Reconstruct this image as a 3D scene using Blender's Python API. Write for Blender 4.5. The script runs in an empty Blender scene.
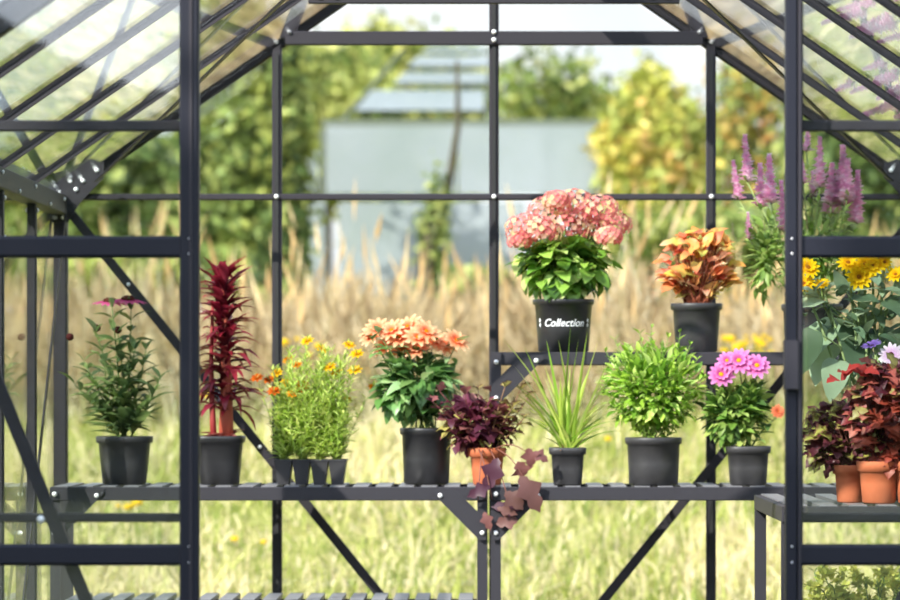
import bpy, math, random
import numpy as np
from mathutils import Vector as V, Matrix
random.seed(7); np.random.seed(7)
R = random.random
U = random.uniform
PI = math.pi
scn = bpy.context.scene
COL = scn.collection

# ---------------------------------------------------------------- camera
F = 3470.0; CX = 494.0; CY = 388.0; CZ = 1.02
cd = bpy.data.cameras.new('camera'); cam = bpy.data.objects.new('camera', cd); COL.objects.link(cam)
cam.location = (0, 0, CZ); cam.rotation_euler = (PI/2, 0, 0)
cd.sensor_width = 36; cd.sensor_fit = 'HORIZONTAL'; cd.lens = F/900*36
cd.shift_x = -(CX-450)/900; cd.shift_y = (CY-300)/900
cd.clip_start = .1; cd.clip_end = 500
cd.dof.use_dof = True; cd.dof.focus_distance = 8.4; cd.dof.aperture_fstop = 4.2
scn.camera = cam
def W(px, py, Y):
    return V(((px-CX)*Y/F, Y, CZ+(CY-py)*Y/F))

# ---------------------------------------------------------------- colours
def lin(v):
    v /= 255.0
    return v/12.92 if v <= .04045 else ((v+.055)/1.055)**2.4
def C(r, g, b, k=1.0):
    return (lin(r)*k, lin(g)*k, lin(b)*k)
def mixc(a, b, t): return tuple(a[i]*(1-t)+b[i]*t for i in range(3))
def jit(c, s=.15):
    k = 1+U(-s, s); return (c[0]*k*(1+U(-s, s)*.4), c[1]*k, c[2]*k*(1+U(-s, s)*.4))

# ---------------------------------------------------------------- materials
def newmat(name):
    m = bpy.data.materials.new(name); m.use_nodes = True
    nt = m.node_tree; nt.nodes.clear()
    out = nt.nodes.new('ShaderNodeOutputMaterial')
    return m, nt, out
def princ(name, col, rough=.5, metal=0, spec=.5, noise=None, coat=0):
    m, nt, out = newmat(name)
    p = nt.nodes.new('ShaderNodeBsdfPrincipled'); nt.links.new(p.outputs[0], out.inputs[0])
    p.inputs['Base Color'].default_value = (*col, 1); p.inputs['Roughness'].default_value = rough
    p.inputs['Metallic'].default_value = metal; p.inputs['Specular IOR Level'].default_value = spec
    p.inputs['Coat Weight'].default_value = coat
    if noise:
        sc, amt, col2 = noise
        tc = nt.nodes.new('ShaderNodeTexCoord'); n = nt.nodes.new('ShaderNodeTexNoise')
        n.inputs['Scale'].default_value = sc; n.inputs['Detail'].default_value = 5
        nt.links.new(tc.outputs['Object'], n.inputs['Vector'])
        r = nt.nodes.new('ShaderNodeValToRGB')
        r.color_ramp.elements[0].position = .5-amt/2; r.color_ramp.elements[1].position = .5+amt/2
        r.color_ramp.elements[0].color = (*col, 1); r.color_ramp.elements[1].color = (*col2, 1)
        nt.links.new(n.outputs['Fac'], r.inputs[0]); nt.links.new(r.outputs[0], p.inputs['Base Color'])
    return m
def vmat(name, rough=.5, trans=.35, spec=.4):
    m, nt, out = newmat(name)
    a = nt.nodes.new('ShaderNodeAttribute'); a.attribute_name = 'Col'
    p = nt.nodes.new('ShaderNodeBsdfPrincipled'); p.inputs['Roughness'].default_value = rough
    p.inputs['Specular IOR Level'].default_value = spec
    nt.links.new(a.outputs['Color'], p.inputs['Base Color'])
    if trans:
        t = nt.nodes.new('ShaderNodeBsdfTranslucent'); nt.links.new(a.outputs['Color'], t.inputs[0])
        mx = nt.nodes.new('ShaderNodeMixShader'); mx.inputs[0].default_value = trans
        nt.links.new(p.outputs[0], mx.inputs[1]); nt.links.new(t.outputs[0], mx.inputs[2]); nt.links.new(mx.outputs[0], out.inputs[0])
    else: nt.links.new(p.outputs[0], out.inputs[0])
    return m
def glassmat(name, tint=(.97, .985, .975), f0=.045):
    m, nt, out = newmat(name); N = nt.nodes; L = nt.links
    g = N.new('ShaderNodeNewGeometry')
    d = N.new('ShaderNodeVectorMath'); d.operation = 'DOT_PRODUCT'
    L.new(g.outputs['Incoming'], d.inputs[0]); L.new(g.outputs['Normal'], d.inputs[1])
    def mt(op, a, b=None):
        n = N.new('ShaderNodeMath'); n.operation = op
        for i, x in enumerate((a, b)):
            if x is None: continue
            if isinstance(x, (int, float)): n.inputs[i].default_value = x
            else: L.new(x, n.inputs[i])
        return n.outputs[0]
    ab = mt('ABSOLUTE', d.outputs['Value']); om = mt('SUBTRACT', 1.0, ab); p5 = mt('POWER', om, 5.0)
    f = mt('ADD', mt('MULTIPLY', p5, 1-f0), f0)
    tr = N.new('ShaderNodeBsdfTransparent'); tr.inputs[0].default_value = (*tint, 1)
    gl = N.new('ShaderNodeBsdfGlossy'); gl.inputs['Roughness'].default_value = 0.0; gl.inputs['Color'].default_value = (1, 1, 1, 1)
    mx = N.new('ShaderNodeMixShader'); L.new(f, mx.inputs[0]); L.new(tr.outputs[0], mx.inputs[1]); L.new(gl.outputs[0], mx.inputs[2])
    L.new(mx.outputs[0], out.inputs[0])
    return m
M = {}
M['paint'] = princ('anthracite_powder_coat', (.026, .023, .029), .5, spec=.35)
M['doorshade'] = princ('anthracite_door_shaded', (.010, .011, .019), .45, spec=.3)  # same anthracite, darker and bluer: the doors' shade put into the colour
M['bench'] = princ('bench_grey_powder_coat', (.028, .026, .033), .5, spec=.35)
M['slat'] = princ('bench_slat_metal', (.20, .195, .21), .4, metal=.2)
M['bolt'] = princ('zinc_bolt', (.85, .85, .86), .3, metal=.3)
M['glass'] = glassmat('clear_greenhouse_glass')
M['rubber'] = princ('black_rubber', (.012, .012, .013), .6)
M['blackpot'] = princ('black_plastic', (.012, .012, .014), .4, noise=(22, .5, (.024, .023, .025)))
M['greypot'] = princ('charcoal_plastic', (.024, .023, .026), .48, noise=(20, .5, (.044, .042, .045)))
M['terracotta'] = princ('terracotta', C(205, 105, 62, .72), .8, noise=(18, .6, C(215, 125, 85, .72)))
M['soil'] = princ('potting_soil', (.06, .035, .022), .95, noise=(60, .4, (.16, .095, .06)))
M['leaf'] = vmat('leaf', .45, .45)
M['gloss'] = vmat('glossy_leaf', .36, .42, .5)
M['petal'] = vmat('petal', .7, .5, .1)
M['stem'] = vmat('stem', .6, 0)
M['tree'] = vmat('tree_leaf', .5, .35, .35)
M['dry'] = vmat('grass_blade', .6, .35, .25)
M['bark'] = princ('bark', C(95, 85, 62, .7), .9, noise=(6, .5, C(60, 55, 40, .7)))
M['print'] = princ('white_print', (.75, .75, .78), .6)
M['pale'] = princ('whitewashed_glass', C(204, 212, 220, .50), .4, noise=(.9, .5, C(180, 196, 190, .44)), spec=.6)
m = M['pale']; nt = m.node_tree; pp = [n for n in nt.nodes if n.type == 'BSDF_PRINCIPLED'][0]; oo = [n for n in nt.nodes if n.type == 'OUTPUT_MATERIAL'][0]
tt_ = nt.nodes.new('ShaderNodeBsdfTransparent'); mm_ = nt.nodes.new('ShaderNodeMixShader'); mm_.inputs[0].default_value = .22
nt.links.new(pp.outputs[0], mm_.inputs[1]); nt.links.new(tt_.outputs[0], mm_.inputs[2]); nt.links.new(mm_.outputs[0], oo.inputs[0])
M['palef'] = princ('glasshouse_frame', C(120, 130, 110, .5), .6)
M['dim_ground'] = princ('dim_ground_green', (.035, .05, .02), .95, spec=.1, noise=(3, .6, (.055, .07, .03)))  # kept dark so the unseen front ground hardly reflects in the glass
M['slab'] = princ('stone_paving', C(160, 150, 135, .5), .9, noise=(5, .6, C(130, 125, 110, .5)))
# meadow soil / turf
m, nt, out = newmat('meadow_turf'); N = nt.nodes; L = nt.links
tc = N.new('ShaderNodeTexCoord'); n1 = N.new('ShaderNodeTexNoise'); n1.inputs['Scale'].default_value = 1.3; n1.inputs['Detail'].default_value = 8
n2 = N.new('ShaderNodeTexNoise'); n2.inputs['Scale'].default_value = 14; n2.inputs['Detail'].default_value = 6
L.new(tc.outputs['Object'], n1.inputs['Vector']); L.new(tc.outputs['Object'], n2.inputs['Vector'])
r1 = N.new('ShaderNodeValToRGB'); e = r1.color_ramp.elements
e[0].position = .35; e[0].color = (*C(182, 192, 88, .46), 1); e[1].position = .65; e[1].color = (*C(232, 216, 150, .52), 1)
r2 = N.new('ShaderNodeValToRGB'); e = r2.color_ramp.elements
e[0].position = .3; e[0].color = (.55, .6, .5, 1); e[1].position = .7; e[1].color = (1.1, 1.1, 1.05, 1)
L.new(n1.outputs['Fac'], r1.inputs[0]); L.new(n2.outputs['Fac'], r2.inputs[0])
mx = N.new('ShaderNodeMix'); mx.data_type = 'RGBA'; mx.blend_type = 'MULTIPLY'; mx.inputs['Factor'].default_value = 1
L.new(r1.outputs[0], mx.inputs['A']); L.new(r2.outputs[0], mx.inputs['B'])
p = N.new('ShaderNodeBsdfPrincipled'); p.inputs['Roughness'].default_value = .95; p.inputs['Specular IOR Level'].default_value = .1
L.new(mx.outputs['Result'], p.inputs['Base Color']); L.new(p.outputs[0], out.inputs[0])
M['turf'] = m

# ---------------------------------------------------------------- mesh builder
class MB:
    def __init__(s): s.v = []; s.f = []; s.c = []; s.sm = []
    def add(s, vs, fs, col=(1, 1, 1), smooth=True):
        o = len(s.v); s.v += [tuple(x) for x in vs]
        if col and isinstance(col[0], (tuple, list)): s.c += list(col)
        else: s.c += [col]*len(vs)
        s.f += [tuple(i+o for i in f) for f in fs]; s.sm += [smooth]*len(fs)
    def box(s, a, b, col=(1, 1, 1), M4=None):
        x0, x1 = sorted((a[0], b[0])); y0, y1 = sorted((a[1], b[1])); z0, z1 = sorted((a[2], b[2]))
        vs = [V(q) for q in ((x0,y0,z0),(x1,y0,z0),(x1,y1,z0),(x0,y1,z0),(x0,y0,z1),(x1,y0,z1),(x1,y1,z1),(x0,y1,z1))]
        if M4: vs = [M4 @ q for q in vs]
        s.add(vs, [(3,2,1,0),(4,5,6,7),(0,1,5,4),(1,2,6,5),(2,3,7,6),(3,0,4,7)], col, False)
    def bar(s, p, q, w, h, up=V((0, 0, 1)), col=(1, 1, 1), bev=0.0):
        """rectangular bar from p to q; w across, h along 'up'"""
        p = V(p); q = V(q); d = (q-p).normalized(); side = d.cross(V(up)).normalized(); u = side.cross(d)
        if bev:
            b = bev; prof = [(-w/2+b,-h/2),(w/2-b,-h/2),(w/2,-h/2+b),(w/2,h/2-b),(w/2-b,h/2),(-w/2+b,h/2),(-w/2,h/2-b),(-w/2,-h/2+b)]
        else: prof = [(-w/2,-h/2),(w/2,-h/2),(w/2,h/2),(-w/2,h/2)]
        n = len(prof); vs = [p+side*a+u*c for a, c in prof]+[q+side*a+u*c for a, c in prof]
        fs = [(i, (i+1) % n, n+(i+1) % n, n+i) for i in range(n)]+[tuple(range(n-1, -1, -1)), tuple(range(n, 2*n))]
        s.add(vs, fs, col, False)
    def lathe(s, prof, n=28, c=(0, 0, 0), col=(1, 1, 1), sq=0.0, closed=False):
        vs = []; fs = []
        for r, z in prof:
            for i in range(n):
                a = 2*PI*i/n
                k = 1.0
                if sq:
                    ex = 2+sq*6; k = 1/((abs(math.cos(a))**ex+abs(math.sin(a))**ex)**(1/ex))
                vs.append((c[0]+r*k*math.cos(a), c[1]+r*k*math.sin(a), c[2]+z))
        for j in range(len(prof)-1):
            for i in range(n):
                k = (i+1) % n; fs.append((j*n+i, j*n+k, (j+1)*n+k, (j+1)*n+i))
        s.add(vs, fs, col, True)
        if closed:
            s.f.append(tuple(len(s.v)-len(vs)+i for i in range(n))[::-1]); s.sm.append(False)
            s.f.append(tuple(len(s.v)-n+i for i in range(n))); s.sm.append(False)
    def tube(s, pts, r0, r1, col=(1, 1, 1), n=6):
        pts = [V(p) for p in pts]; vs = []; fs = []; m = len(pts)
        ref = V((0.31, .87, .2))
        for j, p in enumerate(pts):
            d = (pts[min(j+1, m-1)]-pts[max(j-1, 0)]).normalized()
            a = d.cross(ref).normalized(); b = d.cross(a); r = r0+(r1-r0)*j/(m-1)
            for i in range(n):
                t = 2*PI*i/n; vs.append(p+a*math.cos(t)*r+b*math.sin(t)*r)
        for j in range(m-1):
            for i in range(n):
                k = (i+1) % n; fs.append((j*n+i, j*n+k, (j+1)*n+k, (j+1)*n+i))
        fs.append(tuple(range(n))[::-1]); fs.append(tuple(range((m-1)*n, m*n)))
        s.add(vs, fs, col, True)
    def ball(s, c, r, col=(1, 1, 1), sz=1.0, nu=8, nv=5, nrm=None):
        vs = [V((0, 0, -r*sz))]; fs = []
        for j in range(1, nv):
            t = -PI/2+PI*j/nv
            for i in range(nu):
                a = 2*PI*i/nu; vs.append(V((r*math.cos(t)*math.cos(a), r*math.cos(t)*math.sin(a), r*math.sin(t)*sz)))
        vs.append(V((0, 0, r*sz))); e = len(vs)-1
        for i in range(nu):
            k = (i+1) % nu; fs.append((0, 1+k, 1+i)); fs.append((e, e-nu+i, e-nu+k))
            for j in range(nv-2): fs.append((1+j*nu+i, 1+j*nu+k, 1+(j+1)*nu+k, 1+(j+1)*nu+i))
        q = V(nrm).to_track_quat('Z', 'Y') if nrm is not None else None
        s.add([(q @ x if q else x)+V(c) for x in vs], fs, col, True)
    def leaf(s, p, d, nrm, L, w, shape='ovate', droop=.25, fold=.15, col=(.1, .2, .05), tip=None, edge=None, n=5, wave=0.0):
        """leaf blade with midrib fold, from p along d; nrm approx. upper-side normal"""
        p = V(p); d = V(d).normalized(); side = d.cross(V(nrm))
        if side.length < 1e-3: side = d.cross(V((1, 0, .1)))
        side.normalize(); u = side.cross(d).normalized()
        vs = []; cs = []; pos = p.copy(); ang = 0; ph = U(0, 6)
        for i in range(n+1):
            t = i/n
            if shape == 'ovate': k = math.sin(PI*min(1, t**.75))**.8
            elif shape == 'lance': k = math.sin(PI*t**.8)
            elif shape == 'heart': k = (math.sin(PI*min(1, (t*.92+.08)**.6)))**.7*(1.0 if t > .02 else .8)
            elif shape == 'grass': k = min(1, t*4+.5)*(1-t**3)
            elif shape == 'petal': k = math.sin(PI*min(.93, t*.78+.12))
            elif shape == 'lobed': k = math.sin(PI*t**.8)*(1+.35*math.cos(t*PI*5))
            else: k = math.sin(PI*t)
            k = max(k, .03); h = w/2*k
            cc = col if tip is None else mixc(col, tip, t)
            ec = cc if edge is None else edge
            lift = u*(fold*h*2)
            wv = u*(wave*h*math.sin(ph+t*9))
            vs += [pos-side*h+lift+wv, pos, pos+side*h+lift-wv]; cs += [ec, cc, ec]
            a = droop*t*1.6
            dd = (d*math.cos(a)-u*math.sin(a)); pos = pos+dd*(L/n)
        fs = []
        for i in range(n):
            o = 3*i; fs += [(o, o+1, o+4, o+3), (o+1, o+2, o+5, o+4)]
        s.add(vs, fs, cs, True)
    def quads(s, arr, cols):
        """arr (n,4,3) numpy; cols (n,3)"""
        n = len(arr); o = len(s.v)
        s.v += [tuple(x) for x in arr.reshape(-1, 3).tolist()]
        s.c += [tuple(x) for x in np.repeat(cols, 4, axis=0).tolist()]
        s.f += [(o+4*i, o+4*i+1, o+4*i+2, o+4*i+3) for i in range(n)]; s.sm += [False]*n
    def build(s, name, mat, parent=None, loc=None):
        me = bpy.data.meshes.new(name); me.from_pydata(s.v, [], s.f)
        me.polygons.foreach_set('use_smooth', s.sm)
        a = me.color_attributes.new('Col', 'FLOAT_COLOR', 'POINT')
        buf = np.ones((len(s.v), 4), np.float32); buf[:, :3] = np.array(s.c, np.float32).reshape(-1, 3)
        a.data.foreach_set('color', buf.ravel())
        me.materials.append(mat); me.update()
        o = bpy.data.objects.new(name, me); COL.objects.link(o)
        if parent: o.parent = parent
        if loc is not None: o.location = loc
        return o
def thing(name, label, cat, loc=(0, 0, 0), group=None, kind=None):
    o = bpy.data.objects.new(name, None); COL.objects.link(o); o.location = loc; o.empty_display_size = .1
    if label: o['label'] = label
    if cat: o['category'] = cat
    if group: o['group'] = group
    if kind: o['kind'] = kind
    return o
def tag(o, label=None, cat=None, group=None, kind=None):
    for k, x in (('label', label), ('category', cat), ('group', group), ('kind', kind)):
        if x: o[k] = x
    return o

# ================================================================ SETTING
YB = 10.0; YF = 6.875; HW = 1.25; ZE = 1.57; SL = .69; ZR = ZE+SL*HW; BAY = .625
def bolt(parent, p, r=.0085, n=(0, -1, 0)):
    b = MB(); b.ball(p, r, nrm=n, sz=.6); return b.build('bolt', M['bolt'], parent)
# --- terrain
def gz(x, y):
    t = min(1, max(0, (y-11.2)/8.0)); s = t*t*(3-2*t)
    z = .98*s
    if y > 19: z += (y-19)*.006
    if y > 10.8: z += .03*math.sin(x*1.3+y*.7)*min(1, (y-10.8))
    return z
g = MB(); xs = np.concatenate([np.linspace(-140, -10, 14), np.linspace(-9, 9, 37), np.linspace(10, 140, 14)]); ys = np.concatenate([np.linspace(-110, 5, 14), np.linspace(6, 24, 73), np.linspace(26, 160, 20)])
vs = [(x, y, gz(x, y)-(.012 if y < 11 else 0)) for y in ys for x in xs]; nx = len(xs)
fs = [(j*nx+i, j*nx+i+1, (j+1)*nx+i+1, (j+1)*nx+i) for j in range(len(ys)-1) for i in range(nx-1)]
g.add(vs, fs); tag(g.build('ground', M['turf']), 'grassy meadow ground rising behind the greenhouse', None, kind='structure')
g = MB(); g.box((-40, -60, -.05), (40, 6.6, -.002)); tag(g.build('dim_ground', M['dim_ground']), 'unseen dark ground in front of the greenhouse, added to dim reflections', None, kind='structure')  # added out of view; darkened so the door glass reflects little
g = MB(); g.box((-1.29, 6.7, -.06), (1.29, 10.05, 0)); tag(g.build('floor', M['slab']), 'stone paved greenhouse floor', None, kind='structure')

# --- back wall
wb = thing('wall_back', 'glazed rear gable wall with dark metal glazing bars', None, (0, YB, 0), kind='structure')
def WB(px, py, dy=0): q = W(px, py, YB); return V((q.x, dy, q.z))
def post(parent, a, b, w=.028, d=.03, name='post', mat='paint', bev=.003, up=(0, 1, 0)):
    m_ = MB(); m_.bar(a, b, w, d, up, bev=bev); return m_.build(name, M[mat], parent)
def ridge_z(x): return ZR-SL*abs(x)
for x in (-.625, 0, .625):
    post(wb, (x, 0, 0), (x, 0, ridge_z(x)+.008))
    mb = MB(); mb.bar((x, -.017, .02), (x, -.017, ridge_z(x)-.02), .010, .006, (0, 1, 0)); mb.build('glazing_strip', M['rubber'], wb)
for s in (-1, 1):
    post(wb, (s*1.257, 0, 0), (s*1.257, 0, ZE), .056, .05)
    post(wb, (s*1.285, -.006, ZE+.006), (0, -.006, ZR+.032), .028, .040, 'rafter', up=(0, 1, 0))
    post(wb, (s*1.285, .012, ZE-.020), (0, .012, ZR+.006), .030, .012, 'rafter', up=(0, 1, 0))
    post(wb, (s*1.23, -.028, ZE-.03), (s*.015, -.028, .04), .026, .006, 'brace', bev=0)
    for q in (.2, .62): bolt(wb, (s*(1.23-q*.9), -.034, ZE-.03-q*.9*1.235), .006)
post(wb, (-1.25, -.004, ZE), (1.25, -.004, ZE), .018, .03, 'rail')
post(wb, (-.60, -.018, 2.026), (.60, -.018, 2.026), .040, .02, 'rail')
post(wb, (-1.25, 0, .04), (1.25, 0, .04), .06, .04, 'rail')
for px, py in ((277, 43), (290, 33), (277, 197), (494, 33), (494, 41), (494, 197), (711, 43), (699, 33), (711, 197)):
    bolt(wb, WB(px, py, -.032 if py < 60 else -.024), .0075)
xsb = [-1.235, -.625, 0, .625, 1.235]
for i in range(4):
    a, b = xsb[i], xsb[i+1]
    mb = MB(); mb.box((a+.008, .004, .05), (b-.008, .008, ZE-.004)); mb.build('glass_pane', M['glass'], wb)
    mb = MB(); za, zb = ridge_z(a)-.02, ridge_z(b)-.02; z0 = ZE+.004
    vs = [(a+.008, y, z0) for y in (.004, .008)]+[(b-.008, y, z0) for y in (.004, .008)]+[(b-.008, y, max(zb, z0+.01)) for y in (.004, .008)]+[(a+.008, y, max(za, z0+.01)) for y in (.004, .008)]
    mb.add(vs, [(0, 2, 4, 6), (1, 7, 5, 3), (0, 1, 3, 2), (2, 3, 5, 4), (4, 5, 7, 6), (6, 7, 1, 0)], smooth=False); mb.build('glass_pane', M['glass'], wb)

# --- side walls and roof
ybays = [YB-BAY*i for i in range(6)]
roof = thing('ceiling', 'pitched glass greenhouse roof on dark glazing bars', None, (0, YB, 0), kind='structure')
sn = V((SL, 0, 1)).normalized()     # right roof normal
for s, nm in ((-1, 'wall_left'), (1, 'wall_right')):
    wl = thing(nm, 'glazed greenhouse side wall under the eave', None, (s*HW, YB, 0), kind='structure')
    nrm = V((s*SL, 0, 1)).normalized()
    for i, y in enumerate(ybays):
        yy = y-YB
        if 0 < i < 5: post(wl, (0, yy, 0), (0, yy, ZE), .028, .03)
        if i > 0 and i < 5:
            for z in (1.50, 1.40): bolt(wl, (-s*.017, yy, z), .007, (-s, 0, 0))
        # roof bar
        o0 = V((s*(HW+.03), yy, ZE-.0207)); o1 = V((0, yy, ZR))
        mb = MB()
        mb.bar(o0+nrm*.016, o1+nrm*.016, .026, .009, nrm, bev=.002)
        mb.bar(o0+nrm*.003, o1+nrm*.003, .008, .018, nrm)
        mb.build('rafter', M['paint'], roof)
        mb = MB(); mb.bar(o0+nrm*.022, o1+nrm*.022, .018, .004, nrm); mb.build('glazing_strip', M['slat'], roof)
        if i < 5:
            mb = MB(); a = V((s*(HW+.02), yy-BAY/2, ZE-.0138)); b = V((s*.02, yy-BAY/2, ZR-.0138))
            mb.bar(a+nrm*.006, b+nrm*.006, BAY-.03, .004, nrm); mb.build('glass_pane', M['glass'], roof)
            mb = MB(); mb.box((-.002, yy-BAY+.016, .06), (.002, yy-.016, ZE-.04)); mb.build('glass_pane', M['glass'], wl)
    post(wl, (0, 0, ZE-.025), (0, YF-YB, ZE-.025), .05, .055, 'eave_beam', up=(0, 0, 1))
    mb = MB(); mb.bar((s*.045, .03, ZE-.03), (s*.045, YF-YB-.03, ZE-.03), .05, .03, (0, 0, 1), bev=.006); mb.build('gutter', M['paint'], wl)
    post(wl, (0, 0, .04), (0, YF-YB, .04), .05, .06, 'rail', up=(0, 0, 1))
    mb = MB(); mb.bar((-s*.022, -.05, ZE-.05), (-s*.022, -1.25, .1), .004, .024, (0, 1, 0)); mb.build('brace', M['paint'], wl)
    mb = MB(); mb.bar(V((s*(HW-.1), -.08, ZE+.07))-nrm*.03, V((s*.1, -1.8, ZR-.07))-nrm*.03, .024, .005, nrm); mb.build('brace', M['paint'], roof)
    for k in range(9): bolt(wl, (-s*.028, -.12-k*.31, ZE-.012-(k % 2)*.03), .006, (-s, 0, 0))
    # corner connector plate in the gable angle
    pl = MB(); z = ZE
    pts = [(s*1.225, z-.075), (s*1.285, z-.075), (s*1.285, z+.012), (s*1.12, z+.105), (s*1.12, z+.055), (s*1.19, z-.02)]
    vs = [(x, -.030, zz) for x, zz in pts]+[(x, -.036, zz) for x, zz in pts]
    pl.add(vs, [(5,4,3,2,1,0), tuple(range(6, 12))]+[(i, (i+1) % 6, 6+(i+1) % 6, 6+i) for i in range(6)], smooth=False)
    pl.build('corner_plate', M['paint'], wb)
    for x, zz in ((1.235, -.06), (1.262, -.03), (1.24, 0), (1.26, .03), (1.20, .02), (1.18, .045), (1.14, .075), (1.215, .055)):
        bolt(wb, (s*x, -.038, z+zz), .0075)
mb = MB(); mb.bar((0, .02, ZR-.01), (0, YF-YB-.02, ZR-.01), .06, .07, (0, 0, 1), bev=.008); mb.build('ridge_beam', M['paint'], roof)
yy = -BAY; z = 1.02+(388+2)/3470*9.375
mb = MB(); xx = (ZR-z)/SL-.02; mb.bar((-xx, yy-.02, z), (xx, yy-.02, z), .036, .02, (0, 1, 0), bev=.002); mb.build('tie_bar', M['paint'], roof)
for s in (-1, 1):
    for dx in (0, .045): bolt(roof, (s*(xx-.03-dx), yy-.034, z-.0), .0075)

# --- front wall
wf = thing('wall_front', 'front gable wall frame behind the open doors', None, (0, YF, 0), kind='structure')
for s in (-1, 1):
    xd = -.603 if s < 0 else .598
    post(wf, (xd, 0, 0), (xd, 0, 2.0), .026, .04)
    post(wf, (s*1.25, 0, 0), (s*1.25, 0, ZE), .05, .05)
    post(wf, (s*1.285, 0, ZE-.04), (0, 0, ZR-.012), .045, .035, 'rafter')
    zf = CZ+(388-126)/3470*YF; post(wf, (s*.61, .0, zf), (s*1.25, 0, zf), .022, .02, 'rail')
    zf = CZ+(388-517.5)/3470*YF; post(wf, (s*.61, .0, zf), (s*1.25, 0, zf), .018, .02, 'rail')
    post(wf, (s*1.25, 0, .04), (s*.61, 0, .04), .06, .04, 'rail')
    post(wf, (s*1.18, -.016, ZE-.05), (s*.62, -.016, .14), .026, .006, 'brace', bev=0)
    bolt(wf, (s*.895, -.022, CZ+(388-519)/3470*YF), .009)
    mb = MB(); mb.box((s*.62, .002, .06), (s*1.23, .006, ZE-.04)); mb.build('glass_pane', M['glass'], wf)
post(wf, (-.6, 0, 2.0), (.6, 0, 2.0), .05, .03, 'rail')
# --- doors
YD = 6.815
for k, (s, nm, xi, wd) in enumerate(((-1, 'door_1', (180-CX, 199.5-CX), 0), (1, 'door_2', (785-CX, 797.5-CX), 0))):
    dr = thing(nm, 'sliding glazed greenhouse door leaf slid open to the %s' % ('left' if s < 0 else 'right'), None, (0, YD, 0), kind='structure')
    a, b = xi[0]*YD/F, xi[1]*YD/F
    cx = (a+b)/2; w = b-a
    mb = MB(); mb.bar((cx, 0, .04), (cx, 0, 2.0), w, .032, (0, 1, 0), bev=.004)
    st = mb.build('stile', M['doorshade'], dr)
    mb = MB(); xg = cx+.003 if s < 0 else b+.003; mb.bar((xg, -.0165, .05), (xg, -.0165, 1.98), .006, .006, (0, 1, 0)); mb.build('glazing_strip', M['paint'], st)
    xo = s*1.24
    mb = MB(); mb.bar((xo, 0, .04), (xo, 0, 2.0), .035, .03, (0, 1, 0), bev=.004); mb.build('stile', M['doorshade'], dr)
    e = a if s < 0 else b
    for py0, py1 in ((236, 258), (544, 565.5)):
        z0, z1 = CZ+(388-py1)/F*YD, CZ+(388-py0)/F*YD
        mb = MB(); zc = (z0+z1)/2; h = z1-z0
        mb.bar((e, 0, zc), (xo, 0, zc), .022, h, (0, 0, 1), bev=.006); mb.build('rail', M['doorshade'], dr)
    for zc in (.06, 1.98):
        mb = MB(); mb.bar((e, 0, zc), (xo, 0, zc), .022, .05, (0, 0, 1), bev=.004); mb.build('rail', M['doorshade'], dr)
    zz = [.085, CZ+(388-565.5)/F*YD, CZ+(388-544)/F*YD, CZ+(388-258)/F*YD, CZ+(388-236)/F*YD, 1.955]
    for j in (0, 2, 4):
        mb = MB(); mb.box((e, -.002, zz[j]), (xo-s*.015, .002, zz[j+1])); mb.build('glass_pane', M['glass'], dr)
    for py in (239, 254, 546, 562):
        bolt(dr, (cx, -.017, CZ+(388-py)/F*YD), .0022)
    mb = MB(); zc = CZ+(388-365)/F*YD
    if s > 0:
        mb.bar((cx-.002, -.028, zc-.047), (cx-.002, -.028, zc+.048), .031, .022, (0, 1, 0), bev=.004); hn = mb.build('handle', M['bench'], dr)

# ================================================================ BENCHES
ZB = .752; BY0 = 9.49; BY1 = 9.83
def gusset(parent, x, z, s, y, L=.105):
    """diagonal corner bracket: from leg at x up to the rail on side s"""
    mb = MB(); t = .004
    pts = [(0, -.135), (0, -.09), (s*.052, -.038), (s*.095, -.038), (s*.145, -.005), (s*.145, 0), (s*.11, 0), (s*.02, -.128)]
    pts = [(0, -.140), (s*.018, -.140), (s*.145, -.012), (s*.145, 0), (s*.085, 0), (s*.0, -.085)]
    vs = [(x+a, y, z+b) for a, b in pts]+[(x+a, y-t, z+b) for a, b in pts]; n = len(pts)
    mb.add(vs, [tuple(range(n))[::-1], tuple(range(n, 2*n))]+[(i, (i+1) % n, n+(i+1) % n, n+i) for i in range(n)], smooth=False)
    return mb.build('gusset', M['bench'], parent)
def slats(mb, x0, x1, y0, y1, z, w, pitch, along='y', t=.010):
    if along == 'y':
        n = int((x1-x0)/pitch); p = (x1-x0)/n
        for i in range(n): mb.box((x0+p*(i+.5)-w/2, y0, z-t), (x0+p*(i+.5)+w/2, y1, z))
    else:
        n = int((y1-y0)/pitch); p = (y1-y0)/n
        for i in range(n): mb.box((x0, y0+p*(i+.5)-w/2, z-t), (x1, y0+p*(i+.5)+w/2, z))
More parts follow.
